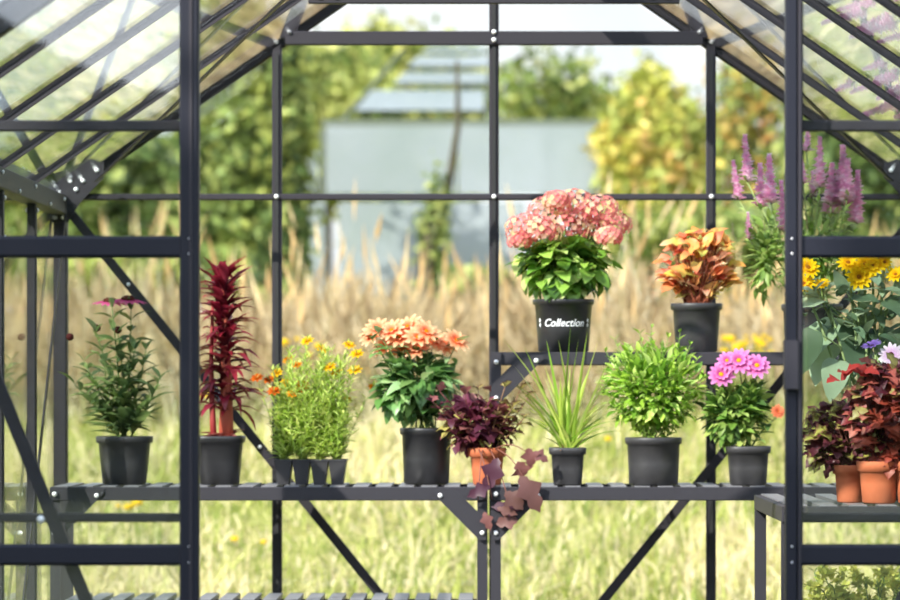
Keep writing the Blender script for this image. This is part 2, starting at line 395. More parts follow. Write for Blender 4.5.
def bench(name, label, x0, x1, y0, y1, shelf=False, cat='bench', group=None, gus=True):
    cx, cy = (x0+x1)/2, (y0+y1)/2
    t = thing(name, label, cat, (cx, cy, 0), group)
    a, b, c, d = x0-cx, x1-cx, y0-cy, y1-cy
    h = .037
    for yy in (c+.012, d-.012):
        mb = MB(); mb.bar((a, yy, ZB-h/2-.003), (b, yy, ZB-h/2-.003), .024, h, (0, 0, 1), bev=.002); mb.build('long_rail', M['bench'], t)
    for xx in (a+.012, b-.012):
        mb = MB(); mb.bar((xx, c+.024, ZB-h/2-.003), (xx, d-.024, ZB-h/2-.003), .024, h, (0, 0, 1), bev=.002); mb.build('end_rail', M['bench'], t)
    mb = MB(); slats(mb, a+.003, b-.003, c+.003, d-.003, ZB, .042, .062); mb.build('slatted_top', M['slat'], t)
    for xx in (a+.014, b-.014):
        for yy in (c+.020, d-.020):
            mb = MB(); mb.box((xx-.014, yy-.012, 0), (xx+.014, yy-.009, ZB-.04)); sx = 1 if xx > 0 else -1
            mb.box((xx+sx*.011, yy-.009, 0), (xx+sx*.014, yy+.014, ZB-.04)); mb.build('leg', M['bench'], t)
    for s, xx in ((1, a+.004), (-1, b-.004)):
        if not gus: break
        gusset(t, xx, ZB-.008, s, c-.001)
        for q in ((.01*s, -.022), (s*.125, -.026), (s*.01, -.128)): bolt(t, (xx+q[0], c-.007, ZB+q[1]), .0075)
    if shelf:
        zs = CZ-(600-388)/F*y0
        for yy in (c+.05, d-.05):
            mb = MB(); mb.bar((a+.03, yy, zs-.03), (b-.03, yy, zs-.03), .02, .03, (0, 0, 1)); mb.build('shelf_rail', M['bench'], t)
        mb = MB(); slats(mb, a+.03, b-.03, c+.005, d-.01, zs, .038, .0585, t=.014); mb.build('lower_shelf', M['slat'], t)
    return t
bench('slatted_bench', 'dark slatted rear bench carrying the orange chrysanthemum, with a second slatted shelf below', -1.215, -.018, BY0, BY1, True)
bench('slatted_bench', 'dark metal slatted bench along the rear wall standing under the raised shelf', -.009, 1.200, BY0, BY1, False)
bench('side_bench', 'dark metal side bench behind the right door carrying terracotta coleus pots', .660, 1.215, 7.95, 8.80, False, gus=False)
# raised shelf standing on the right bench
ZS = CZ+(388-352)/F*9.62; SY0, SY1 = 9.62, 9.82
sh = thing('raised_shelf', 'dark metal upper shelf holding the pink hydrangea above the rear bench', 'shelf', (.595, 9.72, ZB))
zz = ZS-ZB; a, b = -.603, .603; c, d = SY0-9.72, SY1-9.72
for yy in (c+.01, d-.01):
    mb = MB(); mb.bar((a, yy, zz-.018), (b, yy, zz-.018), .02, .036, (0, 0, 1), bev=.002); mb.build('long_rail', M['bench'], sh)
mb = MB(); slats(mb, a+.003, b-.003, c+.021, d-.021, zz-.001, .042, .062); mb.build('slatted_top', M['slat'], sh)
for xx in (a+.014, b-.014):
    for yy in (c+.001, d-.001):
        mb = MB(); mb.box((xx-.014, yy-.012, .001), (xx+.014, yy-.001, zz-.001)); mb.build('leg', M['bench'], sh)
for s, xx in ((1, a), (-1, b)):
    gusset(sh, xx, zz-.008, s, c-.012)
    for q in ((.014*s, -.028), (s*.125, -.024), (s*.014, -.128)): bolt(sh, (xx+q[0], c-.018, zz+q[1]), .0075)

# ================================================================ PLANTS
def pot(parent, r, h, mat, sq=0, taper=.78, lip=.012, n=32, rimh=.02):
    mb = MB(); rb = r*taper
    rr = lambda z: rb+(r-.004-rb)*z/h
    prof = [(0.001, 0), (rb*.9, 0), (rb, .004), (rr(h*.45), h*.45), (rr(h-rimh), h-rimh), (r+.0005, h-rimh+.002), (r+.002, h-.003), (r, h), (r-.005, h), (r-.006, h-.004), (rr(h*.3)-.004, h*.3)]
    mb.lathe(prof, n, sq=sq); o = mb.build('pot', mat, parent)
    mb = MB(); z = h-.014; mb.lathe([(r-.006, z-.004), (r*.7, z+.002), (r*.35, z+.007), (.001, z+.009)], n, sq=sq)
    for _ in range(40):
        a = U(0, 6.28); q = r*.88*math.sqrt(R())*.93; mb.ball((q*math.cos(a), q*math.sin(a), z+.006), U(.003, .006), nu=5, nv=3)
    mb.build('soil', M['soil'], parent)
    return o
def curve(p0, p1, bow=(0, 0, 0), n=6):
    p0 = V(p0); p1 = V(p1); b = V(bow)
    return [p0.lerp(p1, i/n)+b*math.sin(PI*i/n) for i in range(n+1)]
def atc(pts, t):
    f = t*(len(pts)-1); i = min(int(f), len(pts)-2); return pts[i].lerp(pts[i+1], f-i)
def rad(a, up): return V((math.cos(a)*math.cos(up), math.sin(a)*math.cos(up), math.sin(up)))
def leafy(ls, st, p0, p1, n, L, w, cols, shape='ovate', t0=.15, up=(.1, .9), droop=.4, srad=(.003, .0015), scol=(.1, .16, .04), bow=None, fold=.2, tip=None, edge=None, pair=2, shrink=.35, wave=0., nseg=5):
    bow = bow if bow is not None else (U(-.01, .01), U(-.01, .01), 0)
    c = curve(p0, p1, bow); st.tube(c, srad[0], srad[1], scol, 5)
    a = U(0, 6.28)
    for i in range(n):
        t = t0+(1-t0)*i/max(1, n-1); p = atc(c, t); a += 2.4 if pair == 1 else 1.4
        for k in range(pair):
            aa = a+k*2*PI/pair+U(-.3, .3); u = U(*up); u = u+(1.1-u)*max(0, t-.85)*4 if t > .85 else u
            d = rad(aa, u); nn = rad(aa+PI, PI/2-u) if u < 1.5 else V((1, 0, 0))
            nn = V((0, 0, 1)) if u < .9 else nn
            Lk = L*(1-shrink*t)*U(.75, 1.2)
            base = jit(random.choice(cols), .2)
            ls.leaf(p, d, nn+V((U(-.3, .3), U(-.3, .3), 0)), Lk, w*Lk/L*U(.85, 1.15), shape, droop*U(.4, 1.6), fold, base, tip, edge if edge is None else jit(edge), n=nseg, wave=wave)
def clump(ls, c, r, n, L, w, cols, shape='ovate', droop=.4, edge=None, shell=.55, fold=.15, bias=(0, 0, .35), wave=0., tip=None):
    """leaves filling an ellipsoid, pointing outward"""
    for _ in range(n):
        d = V((random.gauss(0, 1), random.gauss(0, 1), random.gauss(0, 1))).normalized()
        q = shell+(1-shell)*R()
        p = V((c[0]+d.x*r[0]*q, c[1]+d.y*r[1]*q, c[2]+d.z*r[2]*q))
        dd = (d+V(bias)+V((U(-.5, .5), U(-.5, .5), U(-.4, .4)))).normalized()
        Lk = L*U(.7, 1.2)
        ls.leaf(p-dd*Lk*.5, dd, V((d.x*.4+U(-.5, .5), d.y*.4+U(-.5, .5), 1)), Lk, w*U(.8, 1.15)*Lk/L, shape, droop, fold, jit(random.choice(cols), .22), tip, edge if edge is None else jit(edge, .2), wave=wave)
def daisy(parent, c, nrm, r, np_, cin, cout, cc, layers=1, pw=.32, cup=.25, name='flower', cr=.22, shape='petal', label=None, droop=.2):
    mb = MB(); n = V(nrm).normalized(); x = n.orthogonal().normalized(); y = n.cross(x); c = V(c)
    for l in range(layers):
        k = 1-l*.8/max(1, layers); cu = cup+l*(1.15-cup)/max(1, layers)
        m_ = max(5, int(np_*(1-.25*l/max(1, layers))))
        for i in range(m_):
            a = 2*PI*i/m_+l*.4+U(-.08, .08); o = x*math.cos(a)+y*math.sin(a)
            d = (o*math.cos(cu)+n*math.sin(cu)).normalized()
            Lk = r*k*U(.9, 1.08)
            mb.leaf(c+o*r*.06+n*l*r*.03, d, n, Lk, r*pw*(1-.2*l/layers)*2*.55, shape, droop, .12, jit(cin, .1), jit(cout, .1), n=4)
    f = mb.build(name, M['petal'], parent)
    if label: f['label'] = label
    if cc:
        mb = MB(); mb.ball(c+n*r*.05, r*cr, cc, .55, 9, 6, n); mb.build('flower_centre', M['petal'], f)
    return f
def potted(name, label, cat, px, Y, z, group=None):
    x = (px-CX)*Y/F
    return thing(name, label, cat, (x, Y, z), group), (lambda qx, qy, dy=0: V((((qx-CX)*(Y+dy)/F)-x, dy, CZ+(CY-qy)*(Y+dy)/F-z)))
def flush(parent, items):
    for mb, name, mat in items:
        if mb.v: mb.build(name, M[mat], parent)
PY = 9.66   # bench pots
# 1 coneflower
t, P = potted('potted_coneflower', 'pink flat-topped coneflower with dusky green leaves in black pot behind the left door', 'potted plant', 124.5, PY, ZB)
pot(t, .077, .134, M['greypot'], sq=.12)
ls, st = MB(), MB(); gc = [C(125, 148, 92, .88), C(100, 124, 80, .84), C(155, 175, 110, .9)]
for tx, ty, n in ((112, 308, 8), (131, 310, 8), (96, 332, 7), (146, 350, 7), (84, 362, 7), (118, 335, 8), (160, 378, 6), (75, 385, 6), (135, 350, 7), (104, 360, 7), (150, 395, 6), (92, 395, 5)):
    leafy(ls, st, (U(-.02, .02), U(-.02, .02), .125), P(tx, ty, U(-.05, .05)), n+4, .105, .030, gc, 'lance', .08, (.25, 1.0), .5, bow=(U(-.01, .01), 0, 0), shrink=.45)
flush(t, [(st, 'stem', 'stem'), (ls, 'foliage', 'leaf')])
for fx, fy in ((110, 302), (128, 300)):
    daisy(t, P(fx, fy), (U(-.1, .1), -.12, 1), .048, 16, C(225, 80, 150, .9), C(245, 120, 180, .92), C(120, 60, 50, .7), cup=-.02, cr=.42)
for bx, by in ((97, 328), (118, 330), (70, 337)):
    mb = MB(); mb.ball(P(bx, by), .011, C(120, 60, 60, .6)); mb.build('flower_bud', M['petal'], t)
# 2 red-leaved plant
t, P = potted('potted_red_amaranth', 'tall crimson plume-leaved plant in black pot beside the left door stile', 'potted plant', 219.5, PY, ZB)
pot(t, .070, .135, M['blackpot'], sq=.3)
ls, st = MB(), MB(); rc = [C(140, 36, 58, .8), C(98, 32, 48, .7), C(170, 62, 80, .8), C(92, 48, 54, .7), C(80, 30, 44, .65)]
st.tube(curve((.018, 0, .12), P(222, 280), (.006, 0, 0)), .023, .005, C(195, 95, 72, .72), 8)
st.tube(curve((-.015, -.01, .12), P(213, 300), (-.006, 0, 0)), .010, .004, C(170, 60, 60, .7), 8)
c = curve((.01, 0, .12), P(222, 280), (.006, 0, 0))
for i in range(170):
    tt = .16+.84*(i/170)**.85; a = i*2.4+U(-.3, .3); u = U(-.1, .7)+tt*.75
    L = U(.075, .135)*(1.05-.25*tt)
    ls.leaf(atc(c, tt)+V((U(-.012, .012), U(-.012, .012), 0)), rad(a, u), V((0, 0, 1)), L*1.1, U(.018, .030), 'lance', U(.3, 1.3), .25, jit(random.choice(rc), .3), jit(C(170, 45, 66, .75), .3), wave=.2)
for i in range(16):
    a = i*.4; ls.leaf((U(-.03, .03), U(-.03, .03), .125), rad(a, U(.1, .8)), V((0, 0, 1)), U(.05, .085), .034, 'ovate', .6, .2, jit(C(150, 75, 75, .7)), jit(C(215, 130, 120, .7)))
flush(t, [(st, 'stem', 'stem'), (ls, 'foliage', 'gloss')])
# 3 plug tray of marigolds
t, P = potted('plug_tray', 'grey seedling tray full of feathery yellow and orange marigolds', 'seedling tray', 311, PY, ZB)
mb = MB()
def cell(mb, cx, cy, r, h):
    n = 4; prof = [(r*.62, 0), (r*.98, h-.003), (r*1.0, h), (r*.93, h), (r*.58, .003)]
    vs = []; fs = []
    for rr_, z in prof:
        for sx, sy in ((-1, -1), (1, -1), (1, 1), (-1, 1)):
            vs.append((cx+sx*rr_*.92, cy+sy*rr_, z)); 
    for j in range(4):
        for i in range(4): k = (i+1) % 4; fs.append((j*4+i, j*4+k, (j+1)*4+k, (j+1)*4+i))
    fs.append((3, 2, 1, 0)); fs.append((16, 17, 18, 19)); mb.add(vs, fs, smooth=False)
for i in range(4):
    for j in range(2): cell(mb, (i-1.5)*.050, (j-.5)*.055, .0265, .066)
mb.box((-.1, -.056, .0655), (.1, -.0545, .070)); mb.box((-.1, .0545, .0655), (.1, .056, .070)); mb.box((-.1015, -.056, .0655), (-.0995, .056, .070)); mb.box((.0995, -.056, .0655), (.1015, .056, .070))
mb.build('cell_tray', M['greypot'], t)
mb = MB()
for i in range(4):
    for j in range(2): mb.box(((i-1.5)*.05-.019, (j-.5)*.055-.023, .055), ((i-1.5)*.05+.019, (j-.5)*.055+.023, .063))
mb.build('soil', M['soil'], t)
fl = [(277,370,'y'),(286,380,'y'),(292,391,'o'),(303,382,'o'),(274,388,'r'),(269,377,'r'),(297,362,'o'),(288,357,'o'),(322,346,'y'),(330,364,'y'),(336,369,'y'),(349,342,'y'),(357,351,'y'),(347,396,'y'),(373,384,'o'),(316,397,'r'),(355,367,'y'),(307,338,'y'),(257,375,'r'),(299,388,'o')]
mc = [C(205, 225, 115, .95), C(225, 236, 145, .97), C(178, 205, 92, .92)]
for k in range(4):
    ls, st = MB(), MB(); bx = (k-1.5)*.05
    own = [f for f in fl if min(3, max(0, int((f[0]-262)/26))) == k]
    tips = [P(f[0], f[1]+3, U(-.05, .05)) for f in own]+[P(U(262, 362)*.65+(285+k*18)*.35, U(350, 425), U(-.06, .06)) for _ in range(30)]
    for tp in tips:
        leafy(ls, st, (bx+U(-.01, .01), U(-.04, .03), .06), tp, 12, .040, .0080, mc, 'lance', .1, (.1, 1.1), .3, (.0014, .0008), C(150, 175, 80, .7), pair=3, nseg=3, shrink=.3)
    f_ = ls.build('foliage', M['leaf'], t); st.build('stem', M['stem'], f_)
    for f, tp in zip(own, tips):
        cc = {'y': C(250, 205, 30, .9), 'o': C(245, 160, 30, .9), 'r': C(215, 105, 30, .85)}[f[2]]
        daisy(t, tp, (U(-.4, .4), -.6, .8), U(.015, .021), 8, mixc(cc, C(200, 90, 20), .3), cc, C(200, 120, 20, .7), pw=.5, cup=.15, layers=2)
# 4 orange chrysanthemum
t, P = potted('potted_chrysanthemum', 'peach and orange chrysanthemum with dark green leaves in tall black pot', 'potted plant', 426.5, PY, ZB)
pot(t, .073, .157, M['blackpot'], taper=.86)
ls, st = MB(), MB(); gc = [C(105, 150, 80, .85), C(135, 175, 100, .85), C(80, 120, 65, .8), C(165, 195, 130, .88)]
heads = [(378,329),(392,331),(408,327),(426,332),(386,347),(402,351),(417,350),(443,346),(456,341),(399,338),(433,341),(372,336),(418,338)]
for hx, hy in heads: 
    leafy(ls, st, (U(-.03, .03), U(-.03, .03), .14), P(hx, hy+4, U(-.03, .05)), 6, .075, .034, gc, 'ovate', .2, (.0, .6), .6, wave=.15)
clump(ls, P(417, 384, .0), (.12, .09, .085), 210, .062, .034, gc, 'ovate', .4, bias=(0, 0, -.1), shell=.5, wave=.2)
clump(ls, P(400, 400, -.01), (.09, .07, .05), 60, .065, .036, gc, 'ovate', .5, bias=(0, 0, -.4), shell=.5, wave=.2)
flush(t, [(st, 'stem', 'stem'), (ls, 'foliage', 'gloss')])
for hx, hy in heads:
    daisy(t, P(hx, hy, U(-.06, .03)), (U(-.45, .45)+(hx-415)*.008, -.7, .75), .041, 11, C(250, 95, 5, .95), C(255, 214, 172, .97), C(252, 150, 15, .92), layers=2, pw=.36, cup=.25, cr=.2)
# 5 coleus in small terracotta
t, P = potted('potted_coleus', 'maroon and lime coleus trailing from small terracotta pot on the rear bench', 'potted plant', 487, 9.60, ZB)
pot(t, .052, .103, M['terracotta'], taper=.74, rimh=.026)
ls, st = MB(), MB(); pc = [C(130, 62, 84, .8), C(105, 52, 72, .75), C(175, 110, 108, .8)]; lime = C(210, 200, 115, .85)
for tx, ty in ((432, 402), (440, 392), (455, 412), (465, 395), (478, 390), (492, 393), (505, 387), (520, 390), (528, 398), (512, 408), (498, 410), (482, 412), (468, 425), (455, 435), (510, 425), (524, 418), (476, 440), (498, 438)):
    if R() < .45: leafy(ls, st, (U(-.02, .02), U(-.02, .02), .09), P(tx, ty, U(-.08, .05)), 3, .058, .034, [lime, C(205, 190, 120, .7)], 'lobed', .55, (-.1, .7), .5, scol=C(150, 110, 80, .6), edge=C(110, 50, 68, .7), wave=.3, nseg=7)
    else: leafy(ls, st, (U(-.02, .02), U(-.02, .02), .09), P(tx, ty, U(-.08, .05)), 4, .062, .036, pc, 'lobed', .5, (-.1, .7), .5, scol=C(120, 60, 60, .6), wave=.3, nseg=7)
clump(ls, P(478, 424, -.01), (.11, .06, .08), 120, .056, .040, pc+[lime], 'lobed', .5, edge=None, wave=.3)
f_ = ls.build('foliage', M['leaf'], t); st.build('stem', M['stem'], f_)
ls, st = MB(), MB()
tr = [((473, 452), (492, 500), (470, 492), 2.6), ((480, 452), (478, 500), (490, 480), 2.2), ((500, 450), (530, 455), (535, 462), 0.), ((502, 450), (528, 485), (530, 470), 0), ((492, 450), (512, 515), (505, 490), 1.)]
for a_, b_, c_, d_ in tr:
    st.tube(curve((P(*a_).x*.6, -.045, .1), P(*b_, -.125), (0, -.03, .02)), .0022, .0012, C(150, 95, 80, .6), 5)
for lx, ly, dx, dz, L, w, cc in ((498, 458, -.35, -.9, .10, .05, 0), (490, 486, -.9, -.4, .07, .035, 0), (524, 476, -.2, .5, .045, .05, 2), (520, 476, .55, -.9, .115, .06, 1), (522, 508, -1, .1, .085, .04, 0), (518, 520, -.9, -.1, .065, .04, 1), (484, 512, .35, -1, .055, .028, 2), (497, 508, .9, -.25, .06, .025, 1), (528, 448, .2, -.9, .055, .04, 2), (533, 452, .9, -.5, .05, .03, 2), (505, 492, .7, -.6, .07, .05, 1)):
    col = (C(112, 66, 88, .6), C(150, 105, 100, .62), C(168, 110, 108, .65))[cc]
    ls.leaf(P(lx, ly, -.125+U(-.01, .01)), V((dx, -.2, dz)), V((U(-.3, .3), -1, .3)), L, w*1.05, 'lobed', .3, .12, jit(col), n=10, wave=.15)
f_ = ls.build('trailing_leaves', M['leaf'], t); st.build('stem', M['stem'], f_)
# 6 grassy plant
t, P = potted('potted_sedge', 'arching lime-green strap-leaved plant in small square black pot', 'potted plant', 567.5, 9.565, ZB)
pot(t, .050, .104, M['greypot'], sq=.55, taper=.78)
ls = MB(); gc = [C(185, 210, 90, .9), C(210, 225, 120, .9), C(150, 190, 65, .85), C(228, 232, 165, .9)]
tips = [(570,338),(577,352),(560,352),(545,372),(527,358),(508,352),(520,392),(515,420),(596,352),(612,362),(620,372),(604,384),(622,398),(610,420),(600,438),(535,430),(548,352),(586,345),(530,376),(590,372)]
tips += [(U(515, 624), U(375, 440)) for _ in range(40)]
for tx, ty in tips:
    tp = P(tx, ty, U(-.07, .07)); b0 = V((U(-.02, .02), U(-.02, .02), .092)); d = tp-b0; L = d.length*1.12
    out = V((d.x, d.y, 0)); lo = out.length
    d0 = V((d.x, d.y, d.z+lo*.75)).normalized(); nn = V((-d.x, -d.y, lo+.02)) if lo > .01 else V((0, -1, .2))
    ang = math.acos(max(-1, min(1, d0.dot(d.normalized()))))
    ls.leaf(b0, d0, nn+V((0, 0, .3)), L, U(.010, .018), 'grass', ang*1.25, .25, jit(random.choice(gc)), n=8)
mb = MB(); 
for _ in range(10): mb.leaf((U(-.02, .02), U(-.03, .01), .09), rad(U(0, 6.28), U(.5, 1.3)), V((0, 0, 1)), U(.02, .05), .008, 'grass', .6, .1, C(190, 130, 90, .7))
flush(t, [(ls, 'foliage', 'leaf'), (mb, 'dry_leaves', 'leaf')])
# 7 bushy herb
t, P = potted('potted_herb', 'bushy bright green small-leaved herb in wide black pot', 'potted plant', 653.5, 9.565, ZB)
pot(t, .077, .132, M['greypot'], taper=.88)
ls, st = MB(), MB(); gc = [C(160, 198, 72, .92), C(185, 218, 95, .92), C(120, 165, 55, .85), C(205, 230, 130, .92)]
tips = [(606,352),(615,340),(628,348),(640,334),(652,328),(668,338),(680,333),(690,345),(697,360),(704,378),(700,398),(608,370),(603,390),(612,405),(632,360),(655,350),(675,360),(645,375),(690,410),(625,415)]
for tx, ty in tips: 
    leafy(ls, st, (U(-.04, .04), U(-.04, .04), .12), P(tx, ty, U(-.08, .08)), 13, .034, .012, gc, 'lance', .15, (.1, 1.0), .35, (.002, .001), C(120, 150, 60, .7), shrink=.3, nseg=4)
clump(ls, P(653, 388), (.148, .11, .13), 950, .040, .017, gc, 'lance', .35, shell=.35)
flush(t, [(st, 'stem', 'stem'), (ls, 'foliage', 'leaf')])
# 8 purple dahlia
t, P = potted('potted_dahlia', 'magenta dahlia with yellow-eyed flowers in black pot beside the right door stile', 'potted plant', 748, 9.565, ZB)
pot(t, .061, .108, M['greypot'], sq=.2, taper=.82)
ls, st = MB(), MB(); gc = [C(110, 150, 65, .85), C(145, 180, 85, .88), C(80, 115, 55, .8), C(185, 210, 115, .9)]
hd = [(721, 375, 20), (739, 361, 20), (757, 366, 20), (727, 361, 15), (778, 412, 9)]
for hx, hy, r in hd: leafy(ls, st, (U(-.02, .02), U(-.02, .02), .1), P(hx, hy+4), 4, .06, .026, gc, 'ovate', .2, (.0, .7), .5)
clump(ls, P(732, 412), (.095, .08, .09), 260, .05, .024, gc, 'ovate', .4, shell=.4, wave=.15)
clump(ls, P(752, 400), (.055, .05, .07), 110, .045, .02, gc, 'ovate', .4, shell=.4, wave=.15)
flush(t, [(st, 'stem', 'stem'), (ls, 'foliage', 'leaf')])
for hx, hy, r in hd[:4]:
    daisy(t, P(hx, hy, -.04), (U(-.2, .2), -.85, .45), r/F*PY*.68, 12, C(210, 35, 150, .9), C(243, 160, 220, .95), C(245, 180, 35, .9), layers=2, pw=.42, cup=.12, cr=.24)
daisy(t, P(778, 412, -.03), (.1, -.8, .5), .022, 12, C(230, 110, 70, .8), C(245, 150, 110, .85), C(220, 120, 50, .8), layers=3, pw=.42, label='small salmon orange flower head')
# 9 hydrangea on the shelf
UY = 9.715
t, P = potted('potted_hydrangea', 'pink hydrangea in black printed pot on the upper shelf', 'potted plant', 563.5, UY, ZS)
pot(t, .085, .148, M['blackpot'], taper=.83, rimh=.016)
ls, st = MB(), MB(); gc = [C(120, 165, 62, .88), C(155, 195, 85, .9), C(88, 130, 52, .82), C(200, 222, 130, .92)]
clump(ls, P(566, 266), (.145, .12, .095), 330, .062, .046, gc, 'ovate', .5, shell=.5, bias=(0, 0, -.15), wave=.15)
clump(ls, P(563, 286), (.10, .09, .05), 60, .06, .044, gc, 'ovate', .6, shell=.6, bias=(0, 0, -.4), wave=.15)
hh = [(525,224,24),(548,208,26),(574,200,26),(600,206,26),(616,220,20),(540,226,24),(566,222,26),(592,224,24),(610,232,16),(518,236,14),(556,196,16),(584,212,22)]
for hx, hy, r in hh: st.tube(curve((U(-.03, .03), U(-.03, .03), .13), P(hx, hy)), .004, .003, C(120, 150, 70, .6), 5)
flush(t, [(st, 'stem', 'stem'), (ls, 'foliage', 'gloss')])
for hx, hy, r in hh:
    mb = MB(); rr_ = r/F*UY*.86; c0 = P(565+(hx-565)*.97, hy+5, U(-.09, .06))
    for i in range(62):
        g_ = (i+.5)/62; th = math.acos(1-1.5*g_); a = i*2.4
        d = V((math.sin(th)*math.cos(a), math.sin(th)*math.sin(a), math.cos(th))); q = c0+V((d.x*rr_, d.y*rr_, d.z*rr_*.72))*U(.92, 1.05)
        cc = random.choice([C(245, 140, 160, .92), C(238, 110, 140, .9), C(250, 195, 185, .92), C(252, 222, 180, .9), C(225, 85, 120, .9)])
        x = d.orthogonal().normalized(); y = d.cross(x); b_ = U(0, 1.5)
        for k in range(4):
            o_ = x*math.cos(b_+k*PI/2)+y*math.sin(b_+k*PI/2); mb.leaf(q, o_+d*.25, d, .0105, .0105, 'ovate', .2, .1, mixc(cc, C(250, 225, 160, .85), .5), jit(cc, .12), n=3)
    mb.build('flower_head', M['petal'], t)
# printing on the pot
fc = bpy.data.curves.new('print', 'FONT'); fc.body = 'Collection'; fc.size = .030; fc.align_x = 'CENTER'; fc.shear = .3; fc.resolution_u = 3; fc.offset = .0004
fo = bpy.data.objects.new('print_source', fc); COL.objects.link(fo)
bpy.context.view_layer.update()
me = bpy.data.meshes.new_from_object(fo.evaluated_get(bpy.context.evaluated_depsgraph_get())); COL.objects.unlink(fo); bpy.data.objects.remove(fo)
vs = [v.co.copy() for v in me.vertices]; fs = [tuple(p_.vertices) for p_ in me.polygons]
mb = MB(); mb.add(vs, fs, smooth=False)
for sx in (-1, 1):   # small ornament either side of the word
    for zc in (.004, .017): mb.add([(sx*.082+a_*.0048, zc+b_*.0065, 0) for a_, b_ in ((0, -1), (1, 0), (0, 1), (-1, 0))], [(0, 1, 2, 3)], smooth=False)
h0 = CZ+(388-326)/F*9.6-ZS
def wrap(v):
    z = h0+v[1]; rr_ = .085*.83+(.081-.085*.83)*z/.148+.0012; a = v[0]/.080
    return (math.sin(a)*rr_, -math.cos(a)*rr_, z)
mb.v = [wrap(v) for v in mb.v]; mb.build('pot_lettering', M['print'], t)
# 10 autumn leaved plant
t, P = potted('potted_heuchera', 'orange and yellow autumn-coloured foliage plant in black pot on the upper shelf', 'potted plant', 696.5, UY, ZS)
pot(t, .071, .137, M['greypot'], taper=.82)
ls, st = MB(), MB(); oc = [C(245, 160, 90, .95), C(235, 125, 90, .92), C(238, 225, 115, .95), C(248, 195, 115, .95), C(225, 105, 85, .9), C(222, 225, 105, .95), C(250, 210, 170, .95)]
for i in range(150):
    a = U(0, 2*PI); q = math.sqrt(R()); tx = 701+q*math.cos(a)*40; ty = 264+q*math.sin(a)*34
    if ty > 290 and abs(tx-701) > 34: ty -= 12
    tp = P(tx, ty, U(-.09, .09)*(1.1-q)); st.tube(curve((U(-.03, .03), U(-.03, .03), .12), tp, (0, 0, .01), 4), .0015, .001, C(170, 90, 60, .6), 4)
    d = V((tx-701, U(-25, 5), U(-10, 25))).normalized()
    ls.leaf(tp-d*.02, d, V((U(-.4, .4), -.5, .9)), U(.035, .058), U(.03, .045), 'heart', .5, .15, jit(random.choice(oc), .15), jit(random.choice(oc), .15), n=5, wave=.25)
flush(t, [(st, 'stem', 'stem'), (ls, 'foliage', 'leaf')])
# 11 obedient plant
t, P = potted('potted_obedient_plant', 'tall plant with many lilac-pink flower spikes rising behind the right door stile', 'potted plant', 812, UY, ZS)
pot(t, .085, .135, M['greypot'], taper=.85)
ls, st = MB(), MB(); gc = [C(170, 200, 105, .92), C(195, 218, 135, .92), C(140, 170, 85, .85)]
sp = [(745,136,182,9),(733,162,200,8),(760,166,208,10),(769,156,204,10),(781,182,232,9),(808,130,152,7),(820,138,188,9),(801,160,184,7),(832,165,206,10),(843,148,206,12),(848,160,200,10),(858,172,224,10),(748,213,240,6),(838,172,214,9),(812,172,196,6),(854,186,215,8),(826,192,214,6)]
spm = []
for x_, y0_, y1_, w_ in sp:
    dy = U(-.07, .07); tipp = P(x_, y0_, dy); bot = P(x_+U(-2, 2)+(812-x_)*.05, y1_, dy)
    leafy(ls, st, (U(-.03, .03), U(-.03, .03), .12), bot, 9, .06, .017, gc, 'lance', .1, (.1, .9), .5, (.003, .002), C(150, 170, 100, .7), shrink=.4)
    mb = MB(); mb.tube([bot, tipp], .003, .0012, C(165, 140, 130, .7), 5); nfl = int((y1_-y0_)*2.0); ww = w_/F*UY*.66
    for i in range(nfl):
        u_ = i/nfl; a = i*2.4; q = bot.lerp(tipp, u_); d = rad(a, .35+.5*u_)
        cc = random.choice([C(253, 208, 234, 1), C(250, 190, 226, 1), C(255, 232, 244, 1)])
        mb.leaf(q, d, V((0, 0, 1)), ww*(1.15-.75*u_)*U(.9, 1.7), ww*.8, 'petal', .2, .5, jit(cc, .12), jit(cc, .18), n=3)
    spm.append(mb)
clump(ls, P(765, 255), (.06, .07, .13), 170, .05, .017, gc, 'lance', .4, shell=.2)
clump(ls, P(812, 250), (.11, .08, .10), 150, .055, .018, gc, 'lance', .4, shell=.2)
flush(t, [(st, 'stem', 'stem'), (ls, 'foliage', 'leaf')])
for mb in spm: mb.build('flower_spike', M['petal'], t)
# side bench plants
# 12 coleus dark pot
t, P = potted('potted_coleus', 'low maroon and lime coleus in terracotta pot, leftmost on the side bench', 'potted plant', 850, 8.12, ZB, None)
pot(t, .040, .088, M['terracotta'], taper=.76, rimh=.022)
ls, st = MB(), MB(); rc = [C(110, 42, 52, .7), C(140, 55, 60, .7), C(85, 35, 48, .65)]
def coleus(P, ls, st, cx, cy, rx, ry, n, main, edge_, L=.05, base=.085):
    for i in range(n):
        a = U(0, 2*PI); q = math.sqrt(R()); tx = cx+q*math.cos(a)*rx; ty = cy+q*math.sin(a)*ry
        tp = P(tx, ty, U(-.07, .07)*(1.1-q)); st.tube(curve((U(-.015, .015), U(-.015, .015), base), tp, (0, 0, .01), 4), .002, .0012, C(130, 80, 70, .6), 4)
        for k in range(3):
            d = V((tx-cx+U(-15, 15), U(-25, 8), U(-18, 16))).normalized(); m_ = random.choice(main)
            ls.leaf(tp-d*.01, d, V((U(-.4, .4), -.6, .8)), L*U(.7, 1.1), L*U(.5, .68), 'lobed', .5, .15, jit(m_, .15), None, jit(edge_(m_), .15), n=8, wave=.25)
coleus(P, ls, st, 838, 436, 30, 32, 85, [C(205, 208, 105, .9), C(195, 200, 95, .9), C(120, 52, 66, .75), C(105, 46, 62, .7)], lambda m_: C(120, 62, 70, .75))
flush(t, [(st, 'stem', 'stem'), (ls, 'foliage', 'leaf')])
